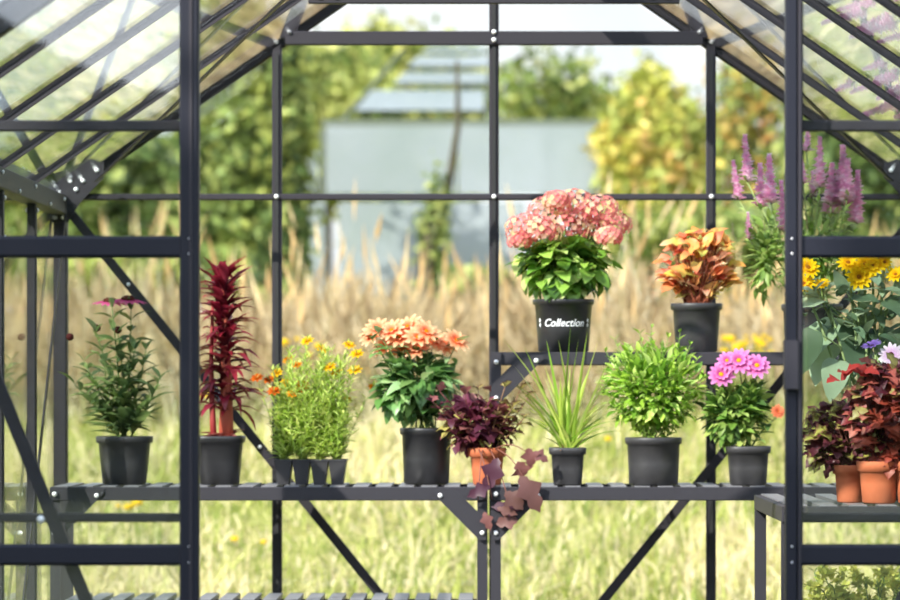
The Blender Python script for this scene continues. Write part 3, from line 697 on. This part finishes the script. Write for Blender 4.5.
# 13 red coleus
t, P = potted('potted_coleus', 'tall red coleus in the middle terracotta pot on the side bench', 'potted plant', 879, 8.06, ZB)
pot(t, .051, .098, M['terracotta'], taper=.76, rimh=.024)
ls, st = MB(), MB()
coleus(P, ls, st, 887, 408, 30, 46, 100, [C(160, 62, 66, .8), C(205, 112, 98, .85), C(112, 42, 60, .75), C(222, 140, 120, .88), C(90, 40, 55, .7), C(205, 195, 120, .8)], lambda m_: mixc(m_, C(90, 30, 42, .7), .5), .055, .09)
for fx, fy in ((862, 375), (842, 378)): 
    for _ in range(4): ls.leaf(P(fx+U(-8, 8), fy+U(-5, 5), -.04), rad(U(0, 6), U(0, .8)), V((0, -1, 1)), .045, .026, 'lobed', .5, .15, jit(C(190, 60, 55, .78)), n=7)
flush(t, [(st, 'stem', 'stem'), (ls, 'foliage', 'leaf')])
# 14 third terracotta
t, P = potted('potted_coleus', 'rust-red coleus cut by the right edge of the picture, rightmost on the side bench', 'potted plant', 915, 8.04, ZB)
pot(t, .050, .1, M['terracotta'], taper=.78, rimh=.024)
ls, st = MB(), MB()
coleus(P, ls, st, 903, 428, 28, 42, 80, [C(180, 80, 60, .75), C(205, 105, 80, .75), C(120, 50, 50, .7)], lambda m_: mixc(m_, C(110, 40, 42, .7), .4), .055, .09)
flush(t, [(st, 'stem', 'stem'), (ls, 'foliage', 'leaf')])
# 15 daisy (osteospermum)
t, P = potted('potted_cape_daisy', 'white cape daisy with a dark eye standing behind the coleus pots', 'potted plant', 896, 8.3, ZB)
pot(t, .045, .085, M['greypot'], taper=.8)
ls, st = MB(), MB(); gc = [C(120, 150, 80, .75), C(90, 120, 60, .7)]
for fx, fy in ((890, 356), (872, 348), (905, 372)): leafy(ls, st, (U(-.02, .02), U(-.02, .02), .075), P(fx, fy+2), 9, .05, .015, gc, 'lance', .1, (.1, .9), .5)
clump(ls, P(890, 415), (.06, .06, .09), 80, .045, .016, gc, 'lance', .4)
flush(t, [(st, 'stem', 'stem'), (ls, 'foliage', 'leaf')])
daisy(t, P(891, 355, -.02), (-.1, -.95, .25), .030, 14, C(215, 165, 215, .9), C(245, 232, 245, .95), C(110, 45, 55, .7), pw=.36, cup=.05, cr=.24)
daisy(t, P(872, 346, -.01), (-.3, -.3, .9), .026, 12, C(110, 80, 170, .8), C(150, 120, 205, .85), C(90, 60, 110, .7), pw=.36, cup=.3, label='violet flower seen from the side')
# 16 sunflower-like heliopsis
t, P = potted('potted_sunflower', 'yellow sunflower with large grey-green leaves at the back of the side bench', 'potted plant', 868, 8.62, ZB)
pot(t, .075, .12, M['greypot'], taper=.82)
ls, st = MB(), MB(); gc = [C(135, 158, 128, .82), C(110, 135, 105, .8), C(168, 188, 155, .85), C(98, 122, 92, .78)]
fw = [(808,268,11),(804,284,10),(822,284,7),(848,263,10),(859,277,12),(872,266,11),(864,264,9),(896,275,9),(884,262,8)]
for fx, fy, r in fw: st.tube(curve((U(-.03, .03), U(-.02, .02), .11), P(fx, fy+4, 0), (0, 0, .04)), .005, .003, C(160, 180, 120, .65), 6)
for lx, ly, dx, dz, L, w in ((835, 318, -.8, -.9, .19, .13), (850, 325, .2, -1, .16, .13), (870, 312, -.7, -.8, .17, .12), (876, 330, .6, -.8, .15, .12), (830, 345, -.6, -.9, .15, .10), (822, 300, -.9, -.1, .11, .08), (850, 300, .5, .1, .1, .07), (885, 300, .8, -.5, .15, .10), (838, 360, -.25, -1, .13, .09), (815, 330, -.4, -1, .14, .09), (893, 330, .4, -1, .14, .1), (862, 345, -.5, -.8, .14, .1), (880, 290, -.9, .2, .1, .06), (812, 300, .2, .9, .07, .045), (845, 290, -.5, .8, .07, .04), (899, 295, .1, 1, .08, .05)):
    p_ = P(lx, ly, U(-.06, .06)); st.tube(curve(P(868+(lx-868)*.3, ly+25, 0), p_, n=3), .003, .002, C(150, 170, 115, .65), 5)
    ls.leaf(p_, V((dx, U(-.9, .1), dz)), V((dx*.6+U(-.3, .3), -.6, .8)), L*.85, w*.82, 'heart', .35, .08, jit(random.choice(gc), .15), n=8, wave=.12)
for _ in range(80):
    lx, ly = U(803, 905), U(280, 345); d = rad(U(0, 6.28), U(-.3, 1)); ls.leaf(P(lx, ly, U(-.06, .06)), d, V((0, -.5, 1)), U(.04, .07), U(.018, .03), 'ovate', .4, .12, jit(random.choice(gc), .2), n=5, wave=.12)
flush(t, [(st, 'stem', 'stem'), (ls, 'foliage', 'leaf')])
for fx, fy, r in fw:
    daisy(t, P(fx, fy, -.02), (U(-.5, .5), -.8, U(0, .8)), r/F*8.6*1.15, 13, C(235, 165, 15, .9), C(252, 215, 25, .95), C(190, 120, 30, .75), layers=2, pw=.34, cup=U(.0, .5), cr=.25)
# 17 low bush under side bench
t, P = potted('potted_euphorbia', 'low yellow-green bush on the floor seen through the lower pane of the right door', 'potted plant', 862, 9.1, 0)
pot(t, .12, .2, M['greypot'], taper=.8)
ls, st = MB(), MB(); gc = [C(165, 180, 85, .78), C(200, 205, 110, .8), C(120, 145, 65, .72)]
for i in range(26):
    tp = P(U(808, 915), U(566, 600), U(-.12, .12)); leafy(ls, st, (U(-.05, .05), U(-.05, .05), .18), tp, 9, .045, .015, gc, 'lance', .15, (.1, 1), .3, nseg=3)
for i in range(90): clump(ls, P(U(806, 915), U(570, 612), U(-.12, .12)), (.016, .016, .012), 12, .022, .013, [C(215, 215, 110, .82)], 'ovate', .2)
flush(t, [(st, 'stem', 'stem'), (ls, 'foliage', 'leaf')])

# ================================================================ MEADOW (uncountable)
def blades(n, xr, yr, hr, wr, cols, lean=.5, name='', dens=None, segs=2, head=None, fan=None):
    rs = np.random
    y = rs.uniform(yr[0], yr[1], n); x = rs.uniform(-1, 1, n)*(xr[0]+(y-yr[0])*(xr[1]-xr[0])/(yr[1]-yr[0]))
    h = rs.uniform(hr[0], hr[1], n)
    patch = np.sin(x*2.1+y*1.3)+np.sin(x*.9-y*2.3+1)+np.sin(x*4.7+y*.6)
    h *= (1+.18*patch)
    z = np.array([gz(a, b) for a, b in zip(x, y)])-.02
    a = rs.uniform(0, 2*PI, n); ln = rs.normal(0, lean, n); ldir = rs.uniform(0, 2*PI, n)
    w = rs.uniform(wr[0], wr[1], n)
    sx, sy = np.cos(a), np.sin(a)*.5
    ca = np.array(cols); idx = rs.randint(0, len(ca), n)
    # patches change the mix
    idx = np.where(patch > 1.0, rs.randint(0, max(1, len(ca)//2), n), idx)
    c = ca[idx]*(1+rs.uniform(-.22, .22, (n, 1)))
    m_ = MB(); pts = []
    for k in range(segs+1):
        t_ = k/segs
        off = ln*h*t_**2; px = x+np.cos(ldir)*off; py = y+np.sin(ldir)*off; pz = z+h*t_*np.sqrt(np.clip(1-(ln*t_*.6)**2, .1, 1))
        ww = w*(1-.75*t_)/2
        pts.append((np.stack([px-sx*ww, py-sy*ww, pz], 1), np.stack([px+sx*ww, py+sy*ww, pz], 1)))
    for k in range(segs):
        q = np.stack([pts[k][0], pts[k][1], pts[k+1][1], pts[k+1][0]], 1); m_.quads(q, c)
    if head is not None:
        hl, hw, hc = head; L0, R0 = pts[-1]; mid = (L0+R0)/2; up = np.stack([np.cos(ldir)*ln*hl*1.5, np.sin(ldir)*ln*hl*1.5, np.full(n, hl)], 1)*rs.uniform(.6, 1.3, (n, 1)); sd = np.stack([sx, sy, sx*0], 1)*hw/2
        hcol = np.array(hc)[rs.randint(0, len(hc), n)]*(1+rs.uniform(-.15, .15, (n, 1)))
        m_.quads(np.stack([mid-up*.3, mid+sd+up*.2, mid+up, mid-sd+up*.2], 1), hcol)
        sd2 = np.stack([-sy, sx, sx*0], 1)*hw/2; m_.quads(np.stack([mid-up*.3, mid+sd2+up*.2, mid+up, mid-sd2+up*.2], 1), hcol)
    return m_
gcol = [C(224, 220, 145, .76), C(236, 220, 168, .78), C(242, 226, 186, .80), C(202, 208, 112, .68), C(184, 196, 96, .64), C(150, 170, 76, .54)]
m_ = blades(46000, (2.4, 4.2), (11.6, 19.5), (.05, .19), (.007, .020), gcol, 1.3)
tag(m_.build('meadow_grass', M['dry']), 'rough yellow-green meadow grass behind the greenhouse', 'grass', kind='stuff')
scol = [C(226, 214, 176, .80), C(236, 226, 198, .85), C(208, 192, 150, .75), C(190, 186, 128, .7), C(150, 156, 92, .6)]
m_ = blades(15000, (3.4, 4.6), (17.2, 22.0), (.18, .46), (.010, .020), scol, .55, segs=3, head=(.17, .022, [C(228, 208, 170, .78), C(218, 196, 152, .75), C(205, 180, 140, .7)]))
m2 = blades(420, (3.4, 4.6), (17.5, 21.0), (.45, .82), (.010, .018), scol, .22, segs=3, head=(.2, .03, [C(245, 222, 175, .88), C(238, 205, 150, .85)]))
o_ = len(m_.v); m_.v += m2.v; m_.c += m2.c; m_.f += [tuple(i+o_ for i in f) for f in m2.f]; m_.sm += m2.sm
tag(m_.build('tall_dry_grass', M['dry']), 'tall straw-coloured flowering grass at the far side of the meadow', 'grass', kind='stuff')
# wild yellow flowers
m_ = MB()
for cx_, cy_, n_, s_ in ((745, 345, 26, 26), (130, 505, 4, 12), (830, 320, 14, 30), (600, 430, 3, 40), (310, 350, 6, 40), (205, 395, 3, 6), (240, 545, 3, 30)):
    for _ in range(n_):
        px, py = cx_+U(-s_, s_), cy_+U(-s_, s_)*.35
        Y = 16.5 if py < 430 else 14.0
        q = W(px, py, Y+U(-1, .5)); g0 = V((q.x+U(-.05, .05), q.y, gz(q.x, q.y)-.02))
        m_.tube([g0, q], .003, .002, C(150, 165, 80, .7), 4); m_.ball(q, U(.012, .024), C(248, 215, 50, .9), .6, 7, 4)
tag(m_.build('wildflowers', M['petal']), 'scattered yellow wildflowers in the meadow', 'wildflowers', kind='stuff')

# ================================================================ TREES
def crown(ls, c, r, n, size, cols, ncl=60, spread=.22, flat=1.0):
    rs = np.random
    d = rs.normal(size=(ncl, 3)); d /= np.linalg.norm(d, axis=1)[:, None]; cc = d*(rs.uniform(.35, 1, (ncl, 1))**.6)*np.array(r)+np.array(c)
    k = rs.randint(0, ncl, n); p_ = cc[k]+rs.normal(size=(n, 3))*np.array(r)*spread
    a = rs.normal(size=(n, 3)); a /= np.linalg.norm(a, axis=1)[:, None]; b = rs.normal(size=(n, 3)); b -= (b*a).sum(1)[:, None]*a; b /= np.linalg.norm(b, axis=1)[:, None]
    s_ = size*rs.uniform(.6, 1.3, (n, 1))
    q = np.stack([p_-a*s_, p_+b*s_*.55, p_+a*s_, p_-b*s_*.55], 1)
    tint = rs.randint(0, len(cols), ncl); ca = np.array(cols); ci = np.where(rs.uniform(size=n) < .65, tint[k], rs.randint(0, len(cols), n))
    ls.quads(q, ca[ci]*(1+rs.uniform(-.25, .25, (n, 1)))); return cc
def tree(name, label, Y, px, py, rx, ry, n, cols, size=.10, cat='tree', group=None, ncl=60, spread=.2, bx=None, rdepth=None, trunk=.11):
    c = W(px, py, Y); bxx = c.x if bx is None else (bx-CX)*Y/F; base = V((bxx, Y, gz(bxx, Y)-.05))
    t = thing(name, label, cat, base, group); cl = c-base; s_ = Y/F; rX, rZ = rx*s_, ry*s_
    ls = MB(); cc = crown(ls, tuple(cl), (rX, rdepth or min(rX, 2.0), rZ), n, size, cols, ncl, spread); ls.build('foliage', M['tree'], t)
    tb = MB(); top = cl+V((0, 0, rZ*.5)); mid = V((cl.x*.3, 0, max(.3, cl.z-rZ*.6)))
    tb.tube([V((0, 0, 0)), mid*.5, mid, V((cl.x*.7, 0, cl.z)), top], trunk, trunk*.25, n=7)
    for q in cc[:14]: tb.tube(curve(mid.lerp(top, R()*.7), V(q), (0, 0, .1), 4), trunk*.28, trunk*.08, n=5)
    tb.build('trunk', M['bark'], t); return t
dg = [C(105, 125, 68, .85), C(140, 158, 84, .88), C(82, 102, 58, .8), C(185, 190, 112, .92)]
mg = [C(140, 155, 75, .85), C(175, 182, 95, .88), C(110, 132, 62, .8), C(195, 195, 115, .88)]
yg = [C(210, 205, 105, .95), C(228, 208, 110, .95), C(182, 188, 85, .92), C(225, 185, 110, .85), C(180, 185, 85, .85)]
ag = [C(222, 190, 105, .88), C(225, 165, 95, .85), C(200, 195, 100, .88), C(165, 172, 82, .85)]
BT = None
tree('broadleaf_tree', 'dark green tree seen through the left door glass', 31, 95, 215, 130, 75, 20000, dg, .075)
tree('broadleaf_tree', 'tall dark green tree left of the pale glasshouse', 28, 243, 150, 56, 130, 22000, dg+mg[:2], .065, ncl=110)
tree('broadleaf_tree', 'mid green tree rising over the left end of the pale glasshouse', 40, 325, 125, 72, 66, 15000, mg, .085, ncl=60)
tree('broadleaf_tree', 'olive green tree standing behind the pale glasshouse', 46, 400, 130, 82, 84, 16000, mg+yg[:1], .10, ncl=90)
tree('airy_tree', 'thin-crowned tree with sky showing through, right of the central post', 38, 548, 92, 56, 34, 1100, dg+mg, .075, ncl=40, spread=.26)
tree('broadleaf_tree', 'yellow-green autumn tree right of the pale glasshouse', 30, 650, 170, 50, 84, 17000, yg+mg[:2], .065, ncl=90, spread=.17)
tree('airy_tree', 'loose amber-leaved tree with sky gaps near the right rafter', 34, 748, 150, 56, 82, 2200, ag+dg[:1]+mg[:1], .065, ncl=60, spread=.26)
tree('broadleaf_tree', 'dark green tree seen through the right door glass', 33, 870, 190, 75, 90, 15000, dg, .075)
for lab, Y, px, py, rx, ry, n, cols in (
    ('low olive shrub below the yellow-green autumn tree', 26, 655, 262, 60, 42, 5000, mg),
    ('low green shrub behind the tall dry grass under the amber tree', 27, 745, 262, 60, 50, 5500, mg+dg[:2]),
    ('dark shrub in front of the pale glasshouse by the central post', 25, 463, 290, 42, 20, 2600, dg),
    ('low green hedge shrub under the dark tree at the left end', 26, 120, 275, 140, 28, 7000, mg+dg[:2]),
    ('dark bushy shrub at the left end of the pale glasshouse', 25, 284, 262, 20, 45, 3400, dg),
    ('dark shrub at the foot of the tree behind the right door', 28, 850, 275, 80, 30, 4500, dg)):
    tree('shrub', lab, Y, px, py, rx, ry, n, cols, .07, 'shrub', ncl=30, spread=.2, trunk=.04)
# slim forked trunk before the glasshouse
b0 = W(424, 300, 24); b0.z = gz(b0.x, 24)-.05
t = thing('young_tree', 'slim leaning forked trunk in front of the pale glasshouse', 'tree', b0)
rel = lambda px, py: W(px, py, 24)-b0
mb = MB(); mb.tube([V((0, 0, 0)), rel(424, 290), rel(428, 250), rel(436, 222)], .075, .06, n=8); mb.tube([rel(436, 222), rel(446, 200), rel(458, 125), rel(457, 60)], .04, .012, n=7); mb.tube([rel(436, 222), rel(430, 200), rel(424, 195)], .04, .02, n=7); mb.build('trunk', M['bark'], t)
ls = MB(); crown(ls, tuple(rel(434, 232)), (.10, .08, .40), 1100, .028, dg, 26, .3); ls.build('foliage', M['tree'], t)

# ---- distant glasshouse
GY = 30.0
gh = thing('glasshouse', 'pale whitewashed glasshouse among the trees beyond the meadow', 'glasshouse', (0, GY, .95))
def G(px, py, dy=0): q = W(px, py, GY+dy); return V((q.x, dy, q.z-.95))
def panel(name, px0, py0, px1, py1, dy=0, mat='pale', th=.02, cut=0):
    a = G(px0, py1, dy); b = G(px1, py0, dy); mb = MB(); mb.box((a.x, dy, max(a.z, .0)), (b.x, dy+th, b.z)); return mb.build(name, M[mat], gh)
panel('wall_panel', 326, 126, 456, 194); panel('wall_panel', 458, 126, 600, 194); panel('wall_panel', 339, 202, 525, 320)
mb = MB(); a = G(302, 145); pts = [G(303, 165), G(318, 146), G(318, 194), G(303, 194)]
vs = pts+[q+V((0, .02, 0)) for q in pts]; mb.add(vs, [(3, 2, 1, 0), (4, 5, 6, 7)]+[(i, (i+1) % 4, 4+(i+1) % 4, 4+i) for i in range(4)], smooth=False); mb.build('end_panel', M['pale'], gh)
panel('end_panel', 301, 202, 325, 320)
for px0, px1, py0, py1 in ((320, 325, 128, 320), (598, 602, 126, 320)): panel('frame_post', px0, py0, px1, py1, .03, 'palef', .08)
# stepped roof vents
for (l0, l1, r_, y0, y1, d0, d1) in ((372, 355, 484, 90, 110, 1.0, .4), (404, 394, 487, 72, 83, 2.0, 1.5), (418, 408, 489, 56, 66, 3.0, 2.6), (428, 421, 489, 47, 52, 3.8, 3.6)):
    p4 = [G(l1, y1, d1), G(r_, y1, d1), G(r_, y0, d0), G(l0, y0, d0)]; mb = MB(); vs = p4+[q+V((0, .02, -.02)) for q in p4]
    mb.add(vs, [(0, 1, 2, 3), (7, 6, 5, 4)]+[(i, 4+i, 4+(i+1) % 4, (i+1) % 4) for i in range(4)], smooth=False); mb.build('roof_vent', M['pale'], gh)
for px in (340, 487):
    mb = MB(); mb.tube([G(px, 124, .05), G(px+(16 if px < 400 else 1)*4, 48, 3.7)], .02, .02, n=4); mb.build('roof_bar', M['palef'], gh)
mb = MB(); mb.bar(G(322, 123, .06), G(602, 123, .06), .06, .06); mb.build('eave', M['palef'], gh)

# ---- unseen tree and hedge, added to shade the doors and block sky reflections
def back_tree(label, x, y, h, r, n, sz=.16, cols=dg, name='shade_tree', ncl=80):
    t = thing(name, label, 'tree', (x, y, gz(x, y)-.05)); ls = MB()
    cc = crown(ls, (0, 0, h-r[2]), r, n, sz, cols, ncl, .17); ls.build('foliage', M['tree'], t)
    tb = MB(); tb.tube([(0, 0, 0), (.05, 0, (h-r[2])*.6), (0, 0, h-r[2]*.6)], .16, .06, n=8)
    for q in cc[:10]: tb.tube([V((0, 0, h-r[2]*1.3)), V(q)], .05, .02, n=5)
    tb.build('trunk', M['bark'], t)
back_tree('unseen leafy tree left of the viewer, added to shade the doors', -6.3, .1, 6.9, (3.3, 2.3, 2.2), 42000, .13, ncl=170)  # placed on the sun's line so its shadow falls on the doors
hk = thing('sky_block_hedge', 'unseen hedge added behind the viewer, top shaped to block sky reflections', 'hedge', (0, -24, 0))
hx_ = [-16, -9, -6.5, -5.4, -4.7, -4.2, -3.4, -2.9, -2.3, -1, 4, 9, 16]; hz_ = [6.2, 5.8, 5.3, 5.0, 4.55, 4.3, 4.1, 4.9, 6.6, 7.2, 7.6, 7.4, 7.0]  # heights set by where sky should show in the glass reflections
n_ = 90000; rs = np.random; x = rs.uniform(-16, 16, n_); top = np.interp(x, hx_, hz_); z = rs.uniform(0, 1, n_)*top; q_ = rs.uniform(0, 1, n_) < .2; z = np.where(q_, top-rs.uniform(0, .15, n_), z)
y = np.where(q_, rs.uniform(-.9, .9, n_), .85+rs.normal(0, .12, n_)); p_ = np.stack([x, y, z], 1)
a_ = rs.normal(size=(n_, 3)); a_ /= np.linalg.norm(a_, axis=1)[:, None]; b_ = rs.normal(size=(n_, 3)); b_ /= np.linalg.norm(b_, axis=1)[:, None]
ls = MB(); ls.quads(np.stack([p_-a_*.12, p_+b_*.07, p_+a_*.12, p_-b_*.07], 1), np.array([C(70, 85, 55, .7), C(90, 105, 62, .7), C(58, 72, 48, .7)])[rs.randint(0, 3, n_)])
ls.build('foliage', M['tree'], hk)
mb = MB(); vs = []; fs = []
for i, (xx, zz) in enumerate(zip(hx_, hz_)): vs += [(xx, -.75, 0), (xx, .75, 0), (xx, .75, zz-.12), (xx, -.75, zz-.12)]
for i in range(len(hx_)-1):
    for k in range(4): fs.append((4*i+k, 4*i+(k+1) % 4, 4*i+4+(k+1) % 4, 4*i+4+k))
fs += [(0, 1, 2, 3), tuple(len(vs)-4+k for k in (3, 2, 1, 0))]
mb.add(vs, fs, C(50, 60, 40, .6), False); mb.build('hedge_core', M['stem'], hk)  # solid core that stops sky showing through the added hedge
# ================================================================ LIGHT
sd = V((-.62, -.66, .64)).normalized()
sl = bpy.data.lights.new('sun', 'SUN'); so = bpy.data.objects.new('sun', sl); COL.objects.link(so)
so.rotation_euler = sd.to_track_quat('Z', 'Y').to_euler(); sl.energy = 8.0; sl.angle = math.radians(.53); sl.color = (1, .955, .87)
so.location = sd*30
w = bpy.data.worlds.new('sky'); scn.world = w; w.use_nodes = True; nt = w.node_tree; N = nt.nodes; L = nt.links; N.clear()
out = N.new('ShaderNodeOutputWorld'); bg = N.new('ShaderNodeBackground'); L.new(bg.outputs[0], out.inputs[0])
tc = N.new('ShaderNodeTexCoord'); sx = N.new('ShaderNodeSeparateXYZ'); L.new(tc.outputs['Generated'], sx.inputs[0])
r = N.new('ShaderNodeValToRGB'); e = r.color_ramp.elements; e[0].position = 0; e[0].color = (.78, .86, .95, 1); e[1].position = .6; e[1].color = (.32, .48, .80, 1)
L.new(sx.outputs['Z'], r.inputs[0])
n1 = N.new('ShaderNodeTexNoise'); n1.inputs['Scale'].default_value = 5; n1.inputs['Detail'].default_value = 6; L.new(tc.outputs['Generated'], n1.inputs['Vector'])
r2 = N.new('ShaderNodeValToRGB'); r2.color_ramp.elements[0].position = .42; r2.color_ramp.elements[1].position = .62; L.new(n1.outputs['Fac'], r2.inputs[0])
mx = N.new('ShaderNodeMix'); mx.data_type = 'RGBA'; L.new(r2.outputs[0], mx.inputs['Factor']); L.new(r.outputs[0], mx.inputs['A']); mx.inputs['B'].default_value = (.95, .97, 1.0, 1)
# bright haze on the sun's side of the sky
vd = N.new('ShaderNodeVectorMath'); vd.operation = 'DOT_PRODUCT'; L.new(tc.outputs['Generated'], vd.inputs[0]); vd.inputs[1].default_value = V((-.35, -.9, .2)).normalized()
mr = N.new('ShaderNodeMapRange'); mr.inputs['From Min'].default_value = .3; mr.inputs['From Max'].default_value = 1; mr.inputs['To Min'].default_value = 1.0; mr.inputs['To Max'].default_value = 3.6
mr.interpolation_type = 'SMOOTHSTEP'; L.new(vd.outputs['Value'], mr.inputs['Value']); L.new(mr.outputs[0], bg.inputs['Strength']); L.new(mx.outputs['Result'], bg.inputs['Color'])

vs_ = scn.view_settings; scn.display_settings.display_device = 'sRGB'
vs_.view_transform = 'Standard'; vs_.look = 'None'; vs_.gamma = 1; vs_.use_curve_mapping = False; vs_.exposure = 0.38
cy = scn.cycles; cy.max_bounces = 10; cy.transparent_max_bounces = 40; cy.transmission_bounces = 8; cy.glossy_bounces = 5; cy.diffuse_bounces = 3
cy.caustics_reflective = False; cy.caustics_refractive = False; cy.use_denoising = True; cy.sample_clamp_indirect = 6
